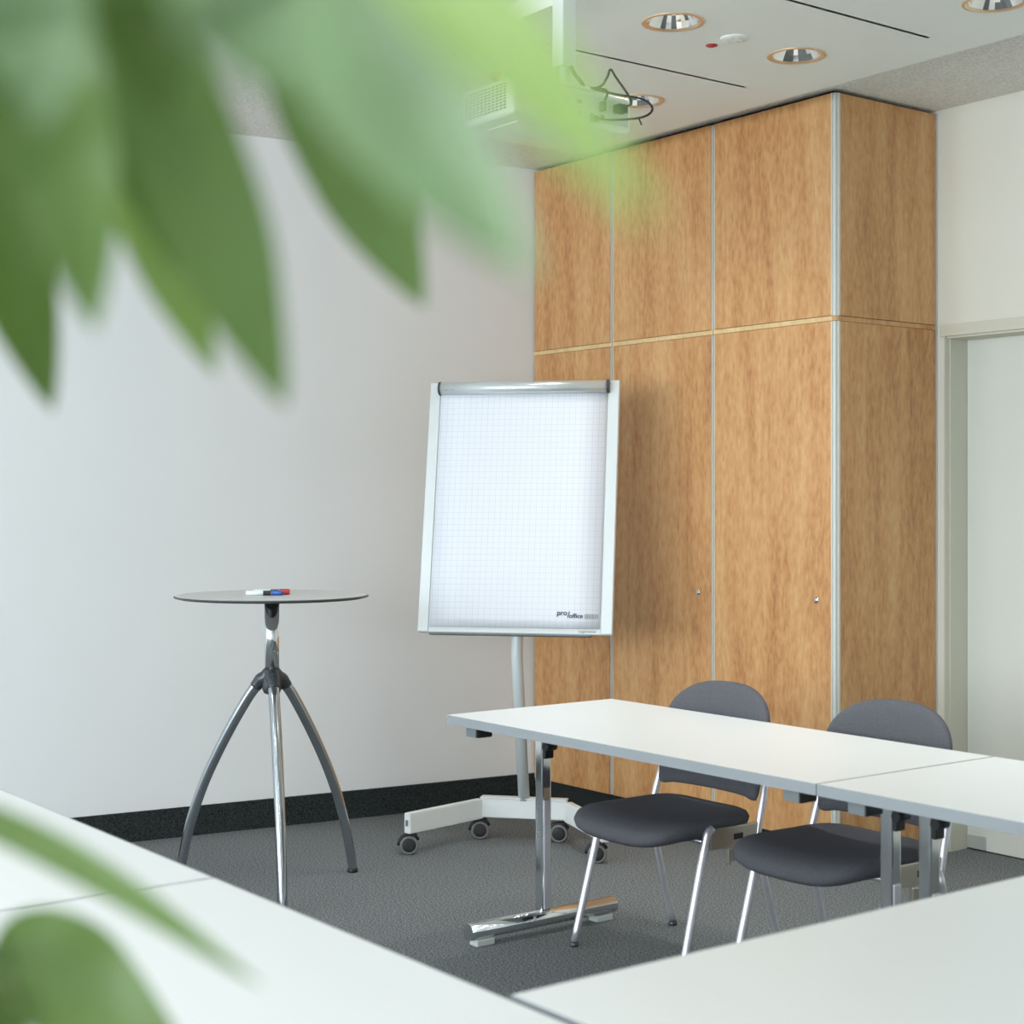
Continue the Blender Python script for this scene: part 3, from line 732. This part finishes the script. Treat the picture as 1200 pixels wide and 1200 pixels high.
# ------------------------------------------------------------------ potted plant beside the camera
trunk = FWD*0.62+RIGHT*(-0.47)
pl = thing('potted_plant', 'leafy green potted plant with long pointed leaflets standing beside the tables', 'plant', trunk)
TL_ = lambda p: p-trunk
bm = bmesh.new(); lathe(bm, [(0.12, 0), (0.125, 0.01), (0.165, 0.30), (0.168, 0.32), (0.155, 0.32), (0.15, 0.28), (0.0005, 0.28)], 40); obj('pot', bm, 'pot', pl)
bm = bmesh.new(); lathe(bm, [(0.149, 0.281), (0.10, 0.29), (0.0005, 0.295)], 32); obj('soil', bm, 'soil', pl)
tb('trunk', 'bark', spline([(0, 0, 0.28), (0.02, 0.01, 0.7), (-0.01, 0.0, 1.15), (0.0, 0.0, 1.55)], 24), [0.022-0.012*i/24 for i in range(25)], pl)
def leaflet(ctrl, wpx, m, roll=0.0, fold=0.25, peak=0.58, pts3=None, W3=0.0):
    """ctrl = control points (px, py, distance) from stalk to tip; wpx = full width in photo pixels at the middle distance"""
    if pts3: pts, W = spline(pts3, 28), W3
    else:
        pts = spline([at(*c) for c in ctrl], 28)
        dm = ctrl[len(ctrl)//2][2]; W = wpx/FPX*dm/2
    cols = []
    bm = bmesh.new()
    for i, p in enumerate(pts):
        t = i/28
        tan = (pts[min(i+1, 28)]-pts[max(i-1, 0)]).normalized()
        view = Vector((0, 0, -1)) if pts3 else (p-Vector((0, 0, CAM_H))).normalized()
        side = tan.cross(view).normalized(); nrm = side.cross(tan).normalized()
        side = (side*math.cos(roll)+nrm*math.sin(roll)); nrm = side.cross(tan).normalized()
        if t < peak: wdt = math.sin(PI/2*t/peak)**0.9
        else: wdt = math.cos(PI/2*((t-peak)/(1-peak)))**0.85
        wdt = max(wdt, 0.004)*W
        row = []
        for u in (-1, -0.55, 0, 0.55, 1):
            wav = 0.05*W*math.sin(t*22+u*2)*abs(u)
            row.append(bm.verts.new(TL_(p+side*(u*wdt)+nrm*(-fold*abs(u)**1.3*wdt+wav))))
        cols.append(row)
    for a, b in zip(cols, cols[1:]):
        for k in range(4): bm.faces.new((a[k], a[k+1], b[k+1], b[k])).smooth = True
    lf = obj('leaflet', bm, m, pl)
    mid = [TL_(p) for p in pts]
    tb('midrib', 'stalk', mid, [max(0.0002, 0.02*W*(1-0.8*i/28)) for i in range(29)], lf, n=6)
    return lf
def stalk(a, b, sag=0.03):
    a = Vector(a); b = Vector(b); m_ = (a+b)/2+Vector((0, 0, sag))
    tb('leaf_stalk', 'stalk', spline([a, m_, b], 12), 0.0025, pl, n=8)
HA, HB, HC, HD = (90, -190, 0.56), (270, -230, 0.48), (-60, -40, 0.62), (-14, 1112, 0.74)
HE = (-260, 890, 0.66)
for h, z in ((HA, 1.52), (HB, 1.55), (HC, 1.48), (HD, 1.18), (HE, 1.25)):
    stalk((0, 0, z), TL_(at(*h)), 0.05 if z > 1.3 else 0.02)
# upper leaflets
leaflet([HA, (175, 60, 0.55), (250, 270, 0.56), (334, 476, 0.58)], 135, 'leaf', 0.25)
leaflet([HA, (110, -20, 0.60), (150, 110, 0.62), (205, 320, 0.64)], 110, 'leaf_dark', -0.1)
leaflet([HA, (120, 120, 0.64), (190, 300, 0.66), (254, 440, 0.68)], 78, 'leaf_lime', 0.2)
leaflet([HA, (66, 20, 0.52), (82, 200, 0.53), (112, 390, 0.55)], 122, 'leaf', -0.2)
leaflet([HC, (-44, 130, 0.72), (10, 310, 0.74), (62, 482, 0.76)], 105, 'leaf_dark', 0.1)
leaflet([HC, (-20, 20, 0.46), (10, 130, 0.46), (30, 250, 0.47)], 120, 'leaf', 0.3)
leaflet([HB, (345, 40, 0.68), (422, 210, 0.72), (497, 360, 0.74)], 118, 'leaf', 0.15)
leaflet([HB, (350, -40, 0.40), (480, 130, 0.37), (630, 330, 0.35)], 175, 'leaf_pale', -0.15)
leaflet([HB, (420, -110, 0.36), (580, 40, 0.30), (770, 270, 0.26)], 130, 'leaf_lime', 0.1)
leaflet([HB, (260, -60, 0.34), (285, 20, 0.33), (310, 110, 0.33)], 150, 'leaf_pale', 0.1)
leaflet([HA, (150, -60, 0.45), (170, 40, 0.44), (190, 140, 0.44)], 120, 'leaf_dark', 0.2)
leaflet([HA, (40, -60, 0.42), (40, 40, 0.41), (50, 150, 0.41)], 130, 'leaf_pale', -0.1)
# lower leaflets
leaflet([HE, (-60, 944, 0.70), (110, 1024, 0.70), (308, 1156, 0.68)], 42, 'leaf', 0.1)
leaflet([HD, (42, 1118, 0.74), (122, 1186, 0.74), (290, 1380, 0.72)], 134, 'leaf', -0.1, peak=0.52)
leaflet([HD, (-4, 1180, 0.72), (-14, 1260, 0.72), (-20, 1400, 0.70)], 80, 'leaf_dark', 0.2)
leaflet([HD, (-70, 1150, 0.70), (-180, 1190, 0.70), (-300, 1300, 0.70)], 120, 'leaf', 0.2)
# the rest of the crown, on the side of the trunk away from the tables' corner
for k, (deg, rr, zz, zs) in enumerate(((175, 0.26, 1.66, 1.50), (215, 0.30, 1.48, 1.40), (262, 0.26, 1.62, 1.54), (140, 0.30, 1.36, 1.28), (240, 0.20, 1.82, 1.55), (300, 0.24, 1.44, 1.36))):
    a0 = math.radians(deg); out = RIGHT*math.cos(a0)+FWD*math.sin(a0)
    hub = trunk+out*rr+Vector((0, 0, zz))
    stalk((0, 0, zs), TL_(hub), 0.04)
    for j in range(6):
        a1 = a0+math.radians(-100+40*j); dv = RIGHT*math.cos(a1)+FWD*math.sin(a1)
        ln = 0.15+0.03*math.cos(math.radians(-100+40*j))
        leaflet(None, 0, ('leaf', 'leaf_dark', 'leaf')[(j+k) % 3], pts3=[hub, hub+dv*ln*0.35+Vector((0, 0, 0.012)), hub+dv*ln*0.75-Vector((0, 0, 0.02)), hub+dv*ln-Vector((0, 0, 0.07))], W3=0.020)
